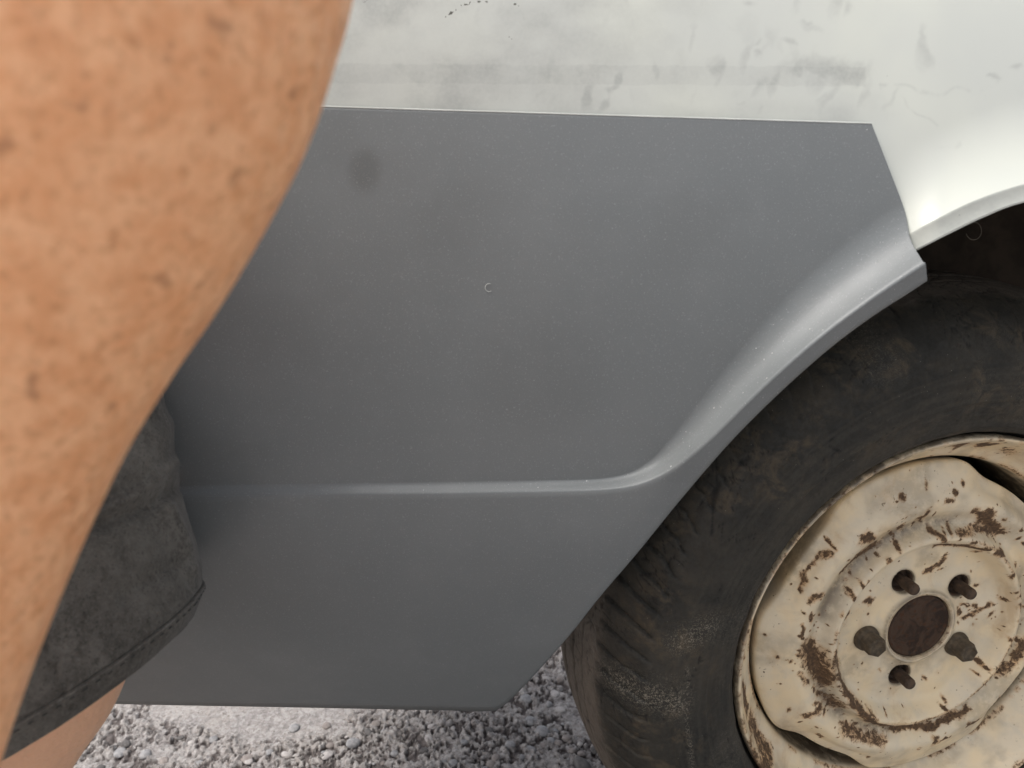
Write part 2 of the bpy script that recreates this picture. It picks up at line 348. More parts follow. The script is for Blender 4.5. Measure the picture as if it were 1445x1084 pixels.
for k in range(1, nu + 1):
    t = (k / nu) ** 1.25; q = Cc + (Tc - Cc) * t; rows.append(q)
    dist = np.linalg.norm(q - Cc, axis=1) / 2000.
    offs.append(-.016 * np.clip(1 - dist / .062, 0, 1) ** 2)
Rw = np.array(rows); Ow = np.array(offs); hide = 1 - sstep(1235, 1330, Rw[..., 0]); hide[:ret - 1] = 0; Ow = Ow * (1 - hide) + .001 * hide
PW = on_skin(Rw[..., 0], Rw[..., 1], Ow)
# return flange keeps the lip's own height and only goes deeper
for k in range(ret): PW[k] = PW[ret - 1] + np.array([0, .028 * (1 - k / (ret - 1)), .002 * (1 - k / (ret - 1))])
wx, wy = Rw[..., 0], Rw[..., 1]
wob = (fbm(wx / 30, wy / 30, 5, 3) - .5); wx2 = wx + 26 * wob; wy2 = wy + 22 * (fbm(wx / 24, wy / 24, 8, 3) - .5)
sm = np.zeros(wx.shape); fine_n = fbm(wx / 9, wy / 9, 61, 3)
def ell(cx, cy, a, b, ang, amt, soft=.8):
    global sm
    c, s_ = math.cos(math.radians(ang)), math.sin(math.radians(ang)); u = (wx2 - cx) * c + (wy2 - cy) * s_; v = -(wx2 - cx) * s_ + (wy2 - cy) * c
    d = np.hypot(u / a, v / b); sm = np.maximum(sm, amt * (1 - sstep(1 - soft, 1 + soft * .45, d + .5 * (fine_n - .5))))
def stroke(pts, w_, amt):
    global sm
    sm = np.maximum(sm, .75 * amt * sstep(.25, .6, fbm(wx / 16, wy / 16, 77, 3)) * (1 - sstep(0, w_ * 1.3, poly_dist(wx + 22 * wob, wy + 22 * (vnoise(wx / 26, wy / 26, 78) - .5), pts))))
yb = 90 + (wx - 470) * .006; band = sstep(-1.2, 1.2, wy + 1.5 * wob - yb) * (1 - sstep(-1.5, 1.5, wy + 2 * wob - (yb + 27))) * (1 - sstep(1221, 1225, wx))
low = sstep(122, 165, wy) * (1 - sstep(1190, 1240, wx)); sm = np.maximum(sm, low * (.13 + .18 * fbm(wx / 45, wy / 18, 12, 3)))
sm = np.maximum(sm, (1 - sstep(560, 1250, wx)) * (.21 + .30 * sstep(.36, .72, fbm(wx / 90, wy / 60, 14, 4))))  # broad grey tone, deeper towards the left
for e in [(780, 95, 10, 27, 20, .5), (765, 130, 7, 24, 40, .45), (828, 140, 15, 26, 20, .6), (868, 115, 7, 30, 30, .5), (820, 105, 12, 12, 0, .5), (850, 150, 9, 18, 40, .5), (792, 156, 6, 10, 0, .4),
          (1168, 95, 55, 17, 6, .50), (1190, 108, 36, 14, 0, .40), (1125, 99, 14, 10, 0, .38), (1010, 98, 12, 18, 0, .40), (1012, 112, 6, 12, 0, .38), (1068, 79, 10, 6, 20, .32), (1115, 60, 14, 6, 0, .38), (1142, 40, 20, 7, 20, .22), (1135, 33, 9, 5, 0, .3),
          (1307, 70, 9, 34, 0, .33), (572, 34, 14, 16, 30, .40), (565, 98, 26, 12, 0, .34), (528, 147, 7, 9, 0, .55), (600, 118, 20, 8, 10, .5), (676, 20, 12, 22, 0, .28), (700, 130, 18, 30, -40, .26), (955, 95, 16, 36, 10, .20), (1060, 40, 30, 26, 20, .12), (930, 40, 60, 30, 10, .10),
          (905, 140, 30, 26, 30, .15), (1060, 4, 14, 6, 0, .4), (560, 75, 26, 7, 0, .3), (640, 60, 30, 30, 0, .14), (1200, 150, 60, 30, 0, .10), (720, 40, 40, 18, 20, .18), (1433, 92, 9, 5, -20, .32), (1403, 108, 8, 5, 0, .35)]: ell(*e)
for pts, w_, a in [([(470, 30), (520, 34), (570, 40)], 6, .26), ([(500, 95), (560, 106), (600, 112), (660, 116), (690, 120)], 5, .30), ([(730, 5), (752, 38)], 4, .5), ([(806, 18), (812, 0)], 3, .35), ([(1245, 122), (1300, 125), (1360, 128), (1390, 118), (1405, 107)], 4, .26), ([(1245, 128), (1290, 152), (1318, 175)], 3, .22), ([(1325, 210), (1350, 200)], 4, .22), ([(905, 160), (860, 120)], 3, .2), ([(640, 116), (700, 140), (745, 150)], 6, .22), ([(960, 30), (1045, 44)], 3, .16), ([(1000, 155), (990, 120)], 4, .18), ([(620, 35), (590, 60)], 4, .15)]: stroke(pts, w_, a)
for k in range(70):                                       # faint random finger smears, mostly low and to the left
    cx_, cy_ = 460 + 800 * rng.random() ** 1.3, rng.uniform(-20, 165); ell(cx_, cy_, rng.uniform(4, 14), rng.uniform(8, 34), rng.uniform(-20, 60), rng.uniform(.14, .32), .95)
speck = np.zeros(wx.shape)
for pts, w_ in [([(505, 20), (512, 10), (520, 2)], 3.2), ([(625, 28), (640, 15), (655, 6), (675, 2), (690, 3)], 2.6), ([(718, 2), (730, 8)], 2.8), ([(1246, 188), (1248, 189)], 2.2), ([(718, 50), (722, 54)], 2)]:
    speck = np.maximum(speck, .85 * sstep(.42, .58, vnoise(wx / 2.6, wy / 2.6, 88)) * (1 - sstep(w_ * .4, w_ * 1.6, poly_dist(wx, wy, pts))))
# lip band greyed all over: shade put into its colour, mottled
liprow = np.zeros(wx.shape); liprow[ret:ret + 8] = (.16 + .28 * fbm(wx[ret:ret + 8] / 14, wy[ret:ret + 8] / 8, 33, 3)); sm = np.maximum(sm, liprow)
fender = mesh_obj('fender', (PW - CARO).reshape(-1, 3), grid_faces(*wx.shape), WHITE, car, attrs={'smudge_tone': sm, 'speck': speck, 'strip_v': (wy - yb) / 27, 'strip_u': wx})
tag(fender, 'dirty white fender with grey smudges and a dull strip')

# wheel housing: barrel and inner wall
DK = m_dark('dark_underseal', (.045, .034, .025))
th = np.linspace(math.radians(12), math.radians(168), 60); vs = []
for y in (-.082, .02, .12, .24): 
    for a in th: vs.append((.375 * math.cos(a), y, .302 + .40 * math.sin(a)))
mesh_obj('wheel_housing', vs, grid_faces(4, 60), DK, car)
vs = [(.375 * math.cos(a), .24, .302 + .40 * math.sin(a)) for a in th]; c = len(vs); vs.append((0, .26, .36)); vs.append((-.375, .24, .17)); vs.append((.375, .24, .17))
mesh_obj('inner_wing', vs, [(i, i + 1, c) for i in range(59)] + [(59, c + 1, c), (c + 2, 0, c), (c + 1, c + 2, c)], DK, car)
# unseen ribbed pan and wall, added to shade the ground by the tyre
def ribbed_pan():
    xs = np.linspace(-.70, -.335, 60); ys = np.linspace(-.035, .36, 8); X_, Y_ = np.meshgrid(xs, ys); Z_ = .335 + .006 * (np.sin(X_ * 90) > .2)
    top = np.stack([X_, Y_, Z_], -1).reshape(-1, 3); f = grid_faces(8, 60); wall = np.array([(xs[0], y, z) for z in (.335, .60) for y in ys]); return np.vstack([top, wall]), np.vstack([f, grid_faces(2, 8) + 480])
v_, f_ = ribbed_pan(); o = mesh_obj('shade_pan', v_, f_, DK, car, smooth=False); o.modifiers.new('t', 'SOLIDIFY').thickness = .002
# loose fibre hanging under the lip
fb = [at_depth(1370 + 11 * math.sin(a) + 4, 312 + 14 - 14 * math.cos(a) * .9, .56) for a in np.linspace(-.6, 4.4, 24)]
def tube(pts, r, n=6):
    pts = np.asarray(pts, float); T = np.gradient(pts, axis=0); T /= np.linalg.norm(T, axis=1)[:, None] + 1e-12; r = np.broadcast_to(r, (len(pts),))
    ref = np.array([.13, .9, .41]); A_ = np.cross(T, ref); A_ /= np.linalg.norm(A_, axis=1)[:, None] + 1e-12; B_ = np.cross(T, A_)
    a = np.arange(n) / n * 2 * np.pi
    V_ = pts[:, None] + r[:, None, None] * (A_[:, None] * np.cos(a)[None, :, None] + B_[:, None] * np.sin(a)[None, :, None])
    return V_.reshape(-1, 3), grid_faces(len(pts), n, True)
v_, f_ = tube(fb, .00025); mesh_obj('loose_fibre', v_ - CARO, f_, m_plain('fibre', (.12, .10, .075)), car)

# ------------------------------------------------------------------ car : wheel
PSI = math.radians(11.9)
wheel = empty('wheel', (0, 0, .302), PSI, car); HUBW = np.array([.355, .108, .302])
wu = np.array([math.cos(PSI), math.sin(PSI), 0]); wn = np.array([math.sin(PSI), -math.cos(PSI), 0])
def wp(px, py, d=.006):                                   # pixel -> local (x, z) on the wheel disc
    r = rays(px, py); q0 = HUBW + wn * d; t = ((q0 - CAM) @ wn) / (r @ wn); q = CAM + r * np.asarray(t)[..., None] - q0
    return q @ wu, q[..., 2]
Z7 = lambda l: [(1000 + x / 3.245, 600 + y / 3.245) for x, y in l]
Z8 = lambda l: [(1000 + x / 3.245, 750 + y / 3.245) for x, y in l]
rust_marks = [(Z7([(700, 498), (735, 500)]), .0048, 1), (Z7([(1245, 400), (1275, 440), (1325, 485)]), .0052, 1), (Z7([(1225, 470), (1330, 490)]), .003, .9), (Z7([(995, 465), (1045, 515)]), .0022, .85), (Z7([(1045, 552), (1100, 542), (1240, 545)]), .0018, .85), (Z7([(1270, 560), (1310, 570)]), .0026, .85),
    (Z7([(965, 422), (985, 390)]), .003, .8), (Z7([(878, 458), (884, 462)]), .003, .9), (Z7([(878, 318), (882, 322)]), .0022, .9), (Z7([(1115, 298), (1118, 300)]), .002, .8), (Z7([(783, 598), (786, 601)]), .0024, .9), (Z7([(680, 590), (770, 538)]), .0028, .85), (Z7([(600, 668), (650, 620), (700, 585)]), .002, .8),
    (Z7([(428, 760), (450, 690), (490, 640), (555, 575)]), .0022, .7), (Z7([(450, 790), (490, 770)]), .0034, .8), (Z7([(455, 850), (465, 885)]), .0026, .7), (Z7([(560, 530), (575, 555)]), .0016, .8), (Z7([(612, 740), (640, 772)]), .0018, .8), (Z7([(740, 805), (750, 815)]), .0028, .9), (Z7([(1015, 680), (1060, 655), (1095, 600)]), .0022, .8),
    (Z7([(1160, 862), (1170, 870)]), .0028, .9), (Z7([(1190, 892), (1240, 860), (1300, 822)]), .0026, .75), (Z7([(1170, 832), (1210, 835)]), .0022, .7), (Z7([(1375, 800), (1415, 835)]), .003, .75), (Z7([(410, 900), (412, 960)]), .0014, .8), (Z7([(1400, 465), (1402, 468)]), .002, .8), (Z7([(1065, 335), (1090, 330)]), .0024, .7), (Z7([(1120, 480), (1200, 470)]), .003, .65),
    (Z7([(1190, 385), (1225, 400)]), .003, .75), (Z7([(640, 870), (600, 960), (570, 1010)]), .0032, .9),
    (Z8([(450, 530), (480, 600), (520, 650)]), .008, .95), (Z8([(470, 560), (520, 690)]), .0045, .9), (Z8([(560, 530), (600, 470), (640, 380)]), .0032, .9), (Z8([(580, 640), (600, 700), (640, 760), (720, 850), (850, 900), (980, 895), (1080, 855), (1165, 805)]), .0030, 1.0), (Z8([(575, 560), (572, 640)]), .005, .8), (Z8([(565, 775), (580, 790)]), .0045, .9),
    (Z8([(430, 825), (500, 790)]), .0034, .8), (Z8([(620, 890), (700, 925), (780, 940)]), .0055, .72), (Z8([(1015, 930), (1022, 945)]), .0036, .85), (Z8([(1060, 925), (1070, 930)]), .002, .8), (Z8([(1238, 598), (1242, 602)]), .0026, .9), (Z8([(1320, 640), (1380, 590), (1440, 480)]), .004, .75), (Z8([(1405, 485), (1410, 490)]), .0024, .9), (Z8([(400, 635), (440, 680)]), .003, .6), (Z8([(490, 740), (570, 770)]), .003, .75),
    (Z8([(745, 320), (748, 328)]), .0028, .85), (Z8([(1165, 860), (1240, 850), (1310, 740)]), .002, .8), (Z8([(640, 880), (600, 870)]), .003, .6), (Z8([(1230, 350), (1260, 360)]), .0026, .7), (Z8([(500, 930), (520, 945)]), .002, .7), (Z8([(940, 975), (950, 980)]), .002, .6), (Z8([(700, 790), (740, 830)]), .0025, .55), (Z8([(390, 545), (410, 555)]), .0018, .7)]
rim_marks = [(Z7([(1175, 105), (1200, 112)]), .004, .85), (Z7([(1270, 92), (1310, 98)]), .0032, 1), (Z7([(1075, 130), (1080, 133)]), .0026, .8), (Z7([(1400, 130), (1440, 150)]), .005, .5), (Z8([(185, 740), (192, 800), (205, 855)]), .0032, .9), (Z8([(215, 900), (250, 980), (300, 1060)]), .005, .75), (Z8([(215, 1050), (250, 1060)]), .008, .9), (Z8([(205, 560), (208, 640)]), .0016, .7), (Z8([(225, 410), (300, 240), (320, 200)]), .0018, .55), (Z8([(165, 930), (190, 1010)]), .003, .7), (Z8([(1350, 845), (1353, 848)]), .002, 1), (Z8([(370, 950), (470, 1040)]), .002, .6)]
def marks(x, z, lst, d=.006, grow=1.5):
    a = np.zeros(x.shape); wa = .006 * (fbm(x * 160 + 50, z * 160 + 50, 201, 3) - .5); wb = .006 * (fbm(x * 160 + 90, z * 160 + 90, 205, 3) - .5); vw = .45 + 1.1 * fbm(x * 120 + 9, z * 120 + 9, 209, 3); x = x + wa; z = z + wb
    for pts, w_, amt in lst:
        P_ = np.array(pts); lx, lz = wp(P_[:, 0], P_[:, 1], d)
        dd = poly_dist(x, z, list(zip(lx, lz))); a = np.maximum(a, amt * np.exp(-(dd / (w_ * grow * vw)) ** 2 * 1.3))
    return a
def ang(a, b): return (a - b + np.pi) % (2 * np.pi) - np.pi
SLOT = [math.radians(q) for q in (58, 148, -122, -32)]
def disc_fn(R, D, T):
    bmp = sum(np.exp(-np.abs(ang(T, a) / math.radians(19)) ** 5) for a in SLOT)
    k = sstep(.118, .153, R); R2 = R - bmp * .0128 * k
    D2 = D - bmp * .0015 * sstep(.125, .15, R)
    lug = [math.radians(-114.7) * -1 + 0 for _ in range(1)]
    for j in range(5):                                    # raised swellings between the bolts
        a = LUG[j] + math.pi / 5; x = R * np.cos(T) - .066 * math.cos(a); z = R * np.sin(T) - .066 * math.sin(a)
        D2 = D2 + .0042 * np.exp(-(x * x + z * z) / .014 ** 2)
        x = R * np.cos(T) - .05 * math.cos(LUG[j]); z = R * np.sin(T) - .05 * math.sin(LUG[j]); q = np.hypot(x, z)
        D2 = D2 + .0026 * np.exp(-(q / .017) ** 4) - .015 * (1 - sstep(.0085, .0112, q))
    D2 = D2 + .0007 * (fbm(R * np.cos(T) * 40 + 9, R * np.sin(T) * 40 + 9, 71, 3) - .5) * 2
    return R2, D2
PHI = math.radians(-114.7); LUG = [-(PHI + k * 2 * math.pi / 5) for k in range(5)]
prof = dense([(.0318, .001), (.0322, .0052), (.0342, .0062), (.037, .0035), (.043, .0004), (.058, .0), (.072, .0008), (.079, .004), (.085, .0130), (.0885, .0168), (.0925, .0158), (.099, .0070), (.105, .0058), (.113, .0105), (.121, .0128), (.130, .0098), (.140, .0048), (.148, .0018), (.1525, -.0008), (.1532, -.005), (.152, -.012), (.150, -.022)], .0012)
V, F, R, T, D = lathe(prof, 900, fn=disc_fn); lx, lz = R * np.cos(T), R * np.sin(T)
ru = marks(lx, lz, rust_marks)
for k in range(330):                                      # chips scattered over the disc, thickest on the ridges
    rr_ = rng.choice([.088, .104, .118, .135, .06], p=[.22, .24, .26, .18, .10]) + rng.normal() * .007; tt = rng.choice([rng.normal(1.9, .8), rng.uniform(-3.14, 3.14), rng.normal(-2.4, .6), rng.normal(.1, .5)]); w_ = .0005 + .0013 * rng.random() ** 3
    j0 = int(((tt % (2 * np.pi)) / (2 * np.pi)) * 900); sel = (np.arange(-16, 17) + j0) % 900; x_, z_ = lx[:, sel], lz[:, sel]
    dx_, dz_ = x_ - rr_ * math.cos(tt), z_ - rr_ * math.sin(tt); aa = rng.uniform(0, 3.14); u_ = dx_ * math.cos(aa) + dz_ * math.sin(aa); v_2 = -dx_ * math.sin(aa) + dz_ * math.cos(aa)
    ru[:, sel] = np.maximum(ru[:, sel], rng.uniform(.6, 1) * np.exp(-((u_ / w_) ** 2 + (v_2 / (w_ * rng.uniform(1, 2.6))) ** 2) * .6))
ru = np.maximum(ru, .50 * np.exp(-((R - .0905) / .0022) ** 2) * sstep(.35, .6, fbm(T * 3 + 20, R * 0, 15, 3)))
gr = .85 * sum(np.exp(-np.abs(ang(T, a) / math.radians(14)) ** 2) for a in (SLOT[1],)) * sstep(.122, .150, R)  # upper-left slot: its shade put into the colour
gr = np.maximum(gr, .85 * np.exp(-((R - .102) / .007) ** 2) * sstep(.25, .6, fbm(T * 4 + 9, R * 30, 19, 3)))  # groove grime, with the groove's shade painted in
gr = np.maximum(gr, .7 * np.exp(-((R - .0345) / .0016) ** 2)); gr = np.maximum(gr, .32 * sstep(.1525, .1535, R)); gr = np.maximum(gr, .35 * sstep(.5, .7, fbm(lx * 30 + 5, lz * 30 + 5, 27, 4)))
for a in LUG: gr = np.maximum(gr, .75 * np.exp(-((np.hypot(lx - .05 * math.cos(a), lz - .05 * math.sin(a)) - .0105) / .0017) ** 2))
disc = mesh_obj('wheel_disc', V, F, RIM, wheel, attrs={'rust': ru, 'grime_shade': gr}); tag(disc, 'cream painted disc with rust patches and four edge slots')
# rim barrel
prof = dense([(.1850, .0225), (.1852, .0272), (.1838, .0300), (.1818, .0298), (.1792, .0262), (.1768, .0210), (.1738, .0155), (.1705, .0098), (.1660, .0040), (.1600, -.0010), (.1560, -.0050), (.1543, -.0110), (.1536, -.020), (.1535, -.06), (.165, -.10), (.18, -.125)], .0014)
def rim_fn(R, D, T): return R + .0006 * (fbm(T * 6 + 30, D * 60 + 9, 81, 3) - .5) * sstep(.165, .18, R), D
V, F, R, T, D = lathe(prof, 720, fn=rim_fn); lx, lz = R * np.cos(T), R * np.sin(T)
ru = np.maximum(marks(lx, lz, rim_marks, .02, 1.6), .42 * np.exp(-((D - .0295) / .0035) ** 2) * sstep(.45, .62, fbm(T * 14 + 20, D * 90 + 3, 18, 3)) * (R > .178))
ru = np.maximum(ru, .5 * np.exp(-((D + .004) / .0025) ** 2) * sstep(.45, .6, fbm(T * 9 + 20, R * 0 + 2, 17, 3)))
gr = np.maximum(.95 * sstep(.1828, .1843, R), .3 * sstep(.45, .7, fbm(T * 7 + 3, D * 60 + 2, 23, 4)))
gr = np.maximum(gr, .9 * sstep(.1775, .1800, R) * np.exp(-(ang(T, math.radians(121)) / math.radians(19)) ** 4)); gr = np.maximum(gr, .98 * sstep(-.003, -.012, D))  # flange dirt; barrel behind the slots painted dark as shade
mesh_obj('rim', V, F, RIM, wheel, attrs={'rust': ru, 'grime_shade': gr})
# brake drum behind the slots
prof = dense([(.03, -.03), (.10, -.03), (.128, -.035), (.132, -.05), (.132, -.10)], .004, False)
V, F, *_ = lathe(prof, 96); mesh_obj('brake_drum', V, F, m_rust('dark_drum', (.010, .009, .008), (.025, .02, .017)), wheel)
V, F, *_ = lathe(dense([(.02, -.105), (.12, -.108), (.182, -.112)], .01, False), 64); mesh_obj('backing_plate', V, F, DK, wheel)
# hub
V, F, *_ = lathe(dense([(.0001, .0046), (.012, .0045), (.022, .0042), (.0262, .0040), (.0280, .0046), (.0296, .0038), (.0304, .002), (.031, -.012)], .0014), 96)
mesh_obj('hub_face', V, F, HUB, wheel)
V, F, *_ = lathe(dense([(.0306, -.006), (.0308, .0040), (.0316, .0058), (.0330, .0056), (.0338, .0036), (.0342, .000)], .0008), 120)
o = mesh_obj('hub_ring', V, F, RIM, wheel, attrs={'rust': np.full(len(V), .30), 'grime_shade': np.full(len(V), .55)})
# studs and nuts
def stud_mesh():
    p = [(.0001, .0180), (.0034, .0180), (.0046, .0172), (.0050, .0160)]
    d = .0156
    while d > .001: p += [(.0053, d), (.0049, d - .0006)]; d -= .00125
    p.append((.0053, -.008)); return lathe(np.array(p)[::-1], 24)[:2]
v, f = stud_mesh(); stud_me = mesh_obj('wheel_stud', v, f, RUST, wheel); stud_me.location = (.05 * math.cos(LUG[0]), 0, .05 * math.sin(LUG[0]))
v, f, *_ = lathe(dense([(.0112, -.0008), (.0105, .0006), (.0092, -.001), (.0085, -.006), (.003, -.0065)], .001), 32); seat = mesh_obj('stud_socket', v, f, RUST, wheel); seat.location = stud_me.location
for k in (1, 3):
    for src in (stud_me, seat):
        o = src.copy(); COL.objects.link(o); o.parent = wheel; o.location = (.05 * math.cos(LUG[k]), 0, .05 * math.sin(LUG[k]))
for k in (0, 1, 3): pass
def nut_mesh():
    hexp = lambda T, r: r * np.cos(np.pi / 6) / np.cos((T % (np.pi / 3)) - np.pi / 6)
    prof = [(.0118, -.002), (.0118, .002), (.0113, .0050), (.0104, .0066), (.0094, .0068), (.0094, .0074), (.0094, .0172), (.0086, .0186), (.0070, .0190), (.0064, .0178), (.0001, .0178)]
    def fn(R, D, T):
        h = (D > .0072); return np.where(h & (R > .0065), hexp(T, R), R), D
    return lathe(prof, 48, fn=fn)[:2]
v, f = nut_mesh(); nut = mesh_obj('lug_nut', v, f, NUT, wheel, smooth=False); nut.location = (.05 * math.cos(LUG[2]), 0, .05 * math.sin(LUG[2]))
o = nut.copy(); COL.objects.link(o); o.parent = wheel; o.location = (.05 * math.cos(LUG[4]), 0, .05 * math.sin(LUG[4])); o.rotation_euler = (0, .35, 0)

# tyre
prof = dense([(.178, .012), (.1850, .0170), (.1875, .0230), (.1890, .0300), (.1925, .0345), (.200, .0390), (.2140, .0440), (.2280, .0470), (.2420, .0465), (.2560, .0430), (.2680, .0370), (.2790, .0270), (.2875, .0140), (.2935, .0010), (.2975, -.014), (.3005, -.030), (.3018, -.048), (.3018, -.070), (.3005, -.088), (.2960, -.108), (.282, -.130), (.25, -.146), (.21, -.142), (.186, -.122), (.178, -.112)], .0016)
tn = np.gradient(prof, axis=0); tn /= np.linalg.norm(tn, axis=1)[:, None]; nrm = np.stack([-tn[:, 1], tn[:, 0]], 1)
nrm *= np.sign((nrm * (prof - np.array([.24, -.05]))).sum(1))[:, None]
arc = np.concatenate([[0], np.cumsum(np.linalg.norm(np.diff(prof, axis=0), axis=1))])
NT = 1500; th = np.arange(NT) / NT * 2 * np.pi
R0 = np.repeat(prof[:, :1], NT, 1); D0 = np.repeat(prof[:, 1:], NT, 1); T0 = np.repeat(th[None], len(prof), 0)
ctr = .004 * np.sin(T0 * 5)
disp = np.zeros(R0.shape); crack_groove = np.zeros(R0.shape)
side = D0 > -.01
def ringline(r, w_, h): 
    global disp
    disp = disp + h * np.exp(-((R0 - r) / w_) ** 2) * (D0 > .0)
ringline(.196, .0012, .0007); ringline(.2175, .0010, -.0009); ringline(.2195, .0014, .0006); ringline(.2455, .0011, .0008); ringline(.2485, .0008, -.0007); ringline(.2030, .0007, -.0005)
# shoulder lugs: slanted blocks with curved edges
per = 2 * np.pi * .29 / .0200; sl = (T0 * per / (2 * np.pi) + (R0 - .275) * 26 * (D0 > 0) + .35 * fbm(R0 * 120, T0 * 8, 51, 2)); saw = sl - np.floor(sl)
win = sstep(.262, .270, R0) * (1 - sstep(.2925, .2960, R0)) * (D0 > -.005)
win = win * (.25 + .75 * np.exp(-(ang(T0, math.radians(165)) / .45) ** 2)); disp = disp + win * (.0034 * (1 - saw) - .0022 * np.exp(-(((saw + .5) % 1 - .5) / .05) ** 2)); crack_groove = np.maximum(crack_groove, win * .5 * np.exp(-(((saw + .5) % 1 - .5) / .035) ** 2) * sstep(.35, .5, fbm(R0 * 200, T0 * 30, 52, 3)))
# zigzag tread grooves
for dg, amp, wd in ((-.040, .0028, .0016), (-.022, .0016, .0007), (-.068, .004, .0022), (-.095, .003, .0018)):
    zz = dg + amp * (2 * np.abs((T0 * 90 / (2 * np.pi)) % 1 - .5) - .5) + .001 * fbm(T0 * 12, R0 * 0, 60, 2)
    g = np.exp(-((D0 - zz) / wd) ** 2) * (R0 > .288); disp -= g * (.0045 if dg != -.022 else .0012); crack_groove = np.maximum(crack_groove, g * (.85 if dg != -.022 else .5))  # groove lines are also coloured near black
# ageing cracks
c1, c2, _ = worley(T0 * .25 * 26, R0 * 95, 91); cr = np.exp(-((c2 - c1) / .035) ** 2) * sstep(.52, .66, fbm(T0 * 9, R0 * 30, 92, 3)) * (D0 > 0) * (R0 > .20)
c1, c2, _ = worley(T0 * .28 * 90, arc[:, None] * 55 + 0 * T0, 95); cr2 = np.exp(-((c2 - c1) / .04) ** 2) * sstep(.5, .62, fbm(T0 * 12, R0 * 40, 97, 3)) * (R0 > .262)
crack_groove = np.clip(np.maximum(crack_groove, .8 * np.maximum(cr, cr2)), 0, 1); disp -= .0006 * np.maximum(cr, cr2)
disp += .0012 * (fbm(T0 * 14, arc[:, None] * 40 + 0 * T0, 99, 3) - .5)
R1 = R0 + nrm[:, :1] * disp; D1 = D0 + nrm[:, 1:] * disp
V = np.stack([R1 * np.cos(T0), -D1, R1 * np.sin(T0)], -1).reshape(-1, 3)
lx, lz = R0 * np.cos(T0), R0 * np.sin(T0)
# weathering masks (stains that belong to the rubber)
brown = .25 + .5 * sstep(.2, .225, R0) * (1 - sstep(.27, .29, R0)); brown = brown * sstep(.40, .62, fbm(lx * 16 + 4, lz * 16 + 4, 101, 3)) + .15
def tmask(pts, w_, amt, d=.044):
    P_ = np.array(pts, float); ax, az = wp(P_[:, 0], P_[:, 1], d); return amt * np.exp(-(poly_dist(lx, lz, list(zip(ax, az))) / w_) ** 2) * (D0 > -.01)
for pts, w_, a in [([(1200, 530), (1290, 500)], .022, .9), ([(1110, 610), (1160, 590)], .018, .7), ([(1060, 655), (1080, 640)], .014, .6), ([(1260, 620), (1340, 585), (1445, 560)], .010, .6), ([(950, 745), (975, 760)], .012, .6)]: brown = np.maximum(brown, tmask(pts, w_, a))
shoulder = sstep(.2895, .2965, R0 + .004 * (fbm(T0 * 20, R0 * 90, 103, 3) - .5)); shoulder = np.clip(shoulder * (D0 < .012), 0, 1)
dust = np.maximum(tmask([(960, 905), (1000, 880)], .010, .9), tmask([(890, 985), (950, 990)], .013, 1.0)); dust = np.maximum(dust, .0 + tmask([(968, 940), (966, 1000), (975, 1084)], .0022, .7))
dust = np.maximum(dust, .22 * sstep(.5, .7, fbm(lx * 20 + 3, lz * 20 + 3, 107, 3)))
lines = .35 * sstep(.48, .62, fbm(T0 * 2.2 + 40, R0 * 520, 109, 4)) * sstep(.188, .192, R0) * (1 - sstep(.243, .250, R0)) * (D0 > .02)
mesh_obj('tyre', V, grid_faces(len(prof), NT, True)[:, ::-1], TYRE, wheel, attrs={'brown': brown, 'shoulder': shoulder, 'crack_groove': crack_groove, 'dust': dust, 'lines': lines})

# ------------------------------------------------------------------ repair panel
Lp = [(-640, 976), (-200, 983), (160, 992), (420, 997), (620, 1001), (684, 1002.5), (707, 997), (742, 964), (800, 899), (845, 842), (900, 777), (960, 703), (1030, 622), (1100, 552), (1170, 490), (1230, 445), (1275, 416), (1307, 395)]
Cp = [(-640, 708), (-200, 706), (160, 703.5), (420, 699), (600, 697), (690, 695.5), (760, 694.5), (840, 692.5), (890, 687), (926, 675), (960, 655), (1005, 617), (1060, 563), (1115, 512), (1170, 466), (1225, 425), (1270, 394), (1305, 371)]
Tp = [(-640, 118), (-200, 132), (160, 142.5), (380, 149), (540, 154), (640, 157), (700, 158.8), (760, 160.6), (820, 162.5), (875, 164.2), (930, 165.8), (985, 167.5), (1040, 169.2), (1090, 170.7), (1135, 172.1), (1175, 173.3), (1205, 174.3), (1229, 175)]
s = np.concatenate([np.linspace(0, 2, 60)[:-1], np.linspace(2, 17, 620)])
Lc, Cc, Tc = curve(Lp, s), curve(Cp, s), curve(Tp, s)
arch = sstep(7.5, 14.5, s)                                  # 0 along the sill, 1 up the arch
arch2 = sstep(8.0, 11.5, s)
_cs = np.linspace(0, 17, 1400); _cc = curve(Cp, _cs)
def fold_param(q):                                         # true distance from the fold (m) and the place along it
    i = np.array([np.argmin((_cc[:, 0] - a) ** 2 + (_cc[:, 1] - b) ** 2) for a, b in q]); return np.hypot(_cc[i, 0] - q[:, 0], _cc[i, 1] - q[:, 1]) / 2050, _cs[i]
dropf = lambda u: .0066 + (.028 - .0066) * sstep(4.5, 17.5, u)
widf = lambda u: .0088 + (.045 - .0088) * sstep(6.8, 16.5, u)
drop, wid = dropf(s), widf(s)
rows, offs = [], []
n1, n2, n3 = 40, 90, 130
for k in range(n1):                                        # lip band / lower panel
    t = k / n1; q = Lc + (Cc - Lc) * t; rows.append(q); dist = np.linalg.norm(q - Lc, axis=1) / 2000
    tuck = .034 * np.clip(1 - (1000 - q[:, 1]) / 270, 0, 1) ** 2 + .002 * np.clip(1 - t * 4, 0, 1) ** 2 + .0055 * arch2 * (1 - t)
    _, u2 = fold_param(q); offs.append(-.003 - dropf(u2) + tuck)
Lcol = np.linalg.norm(Tc - Cc, axis=1) / 2000
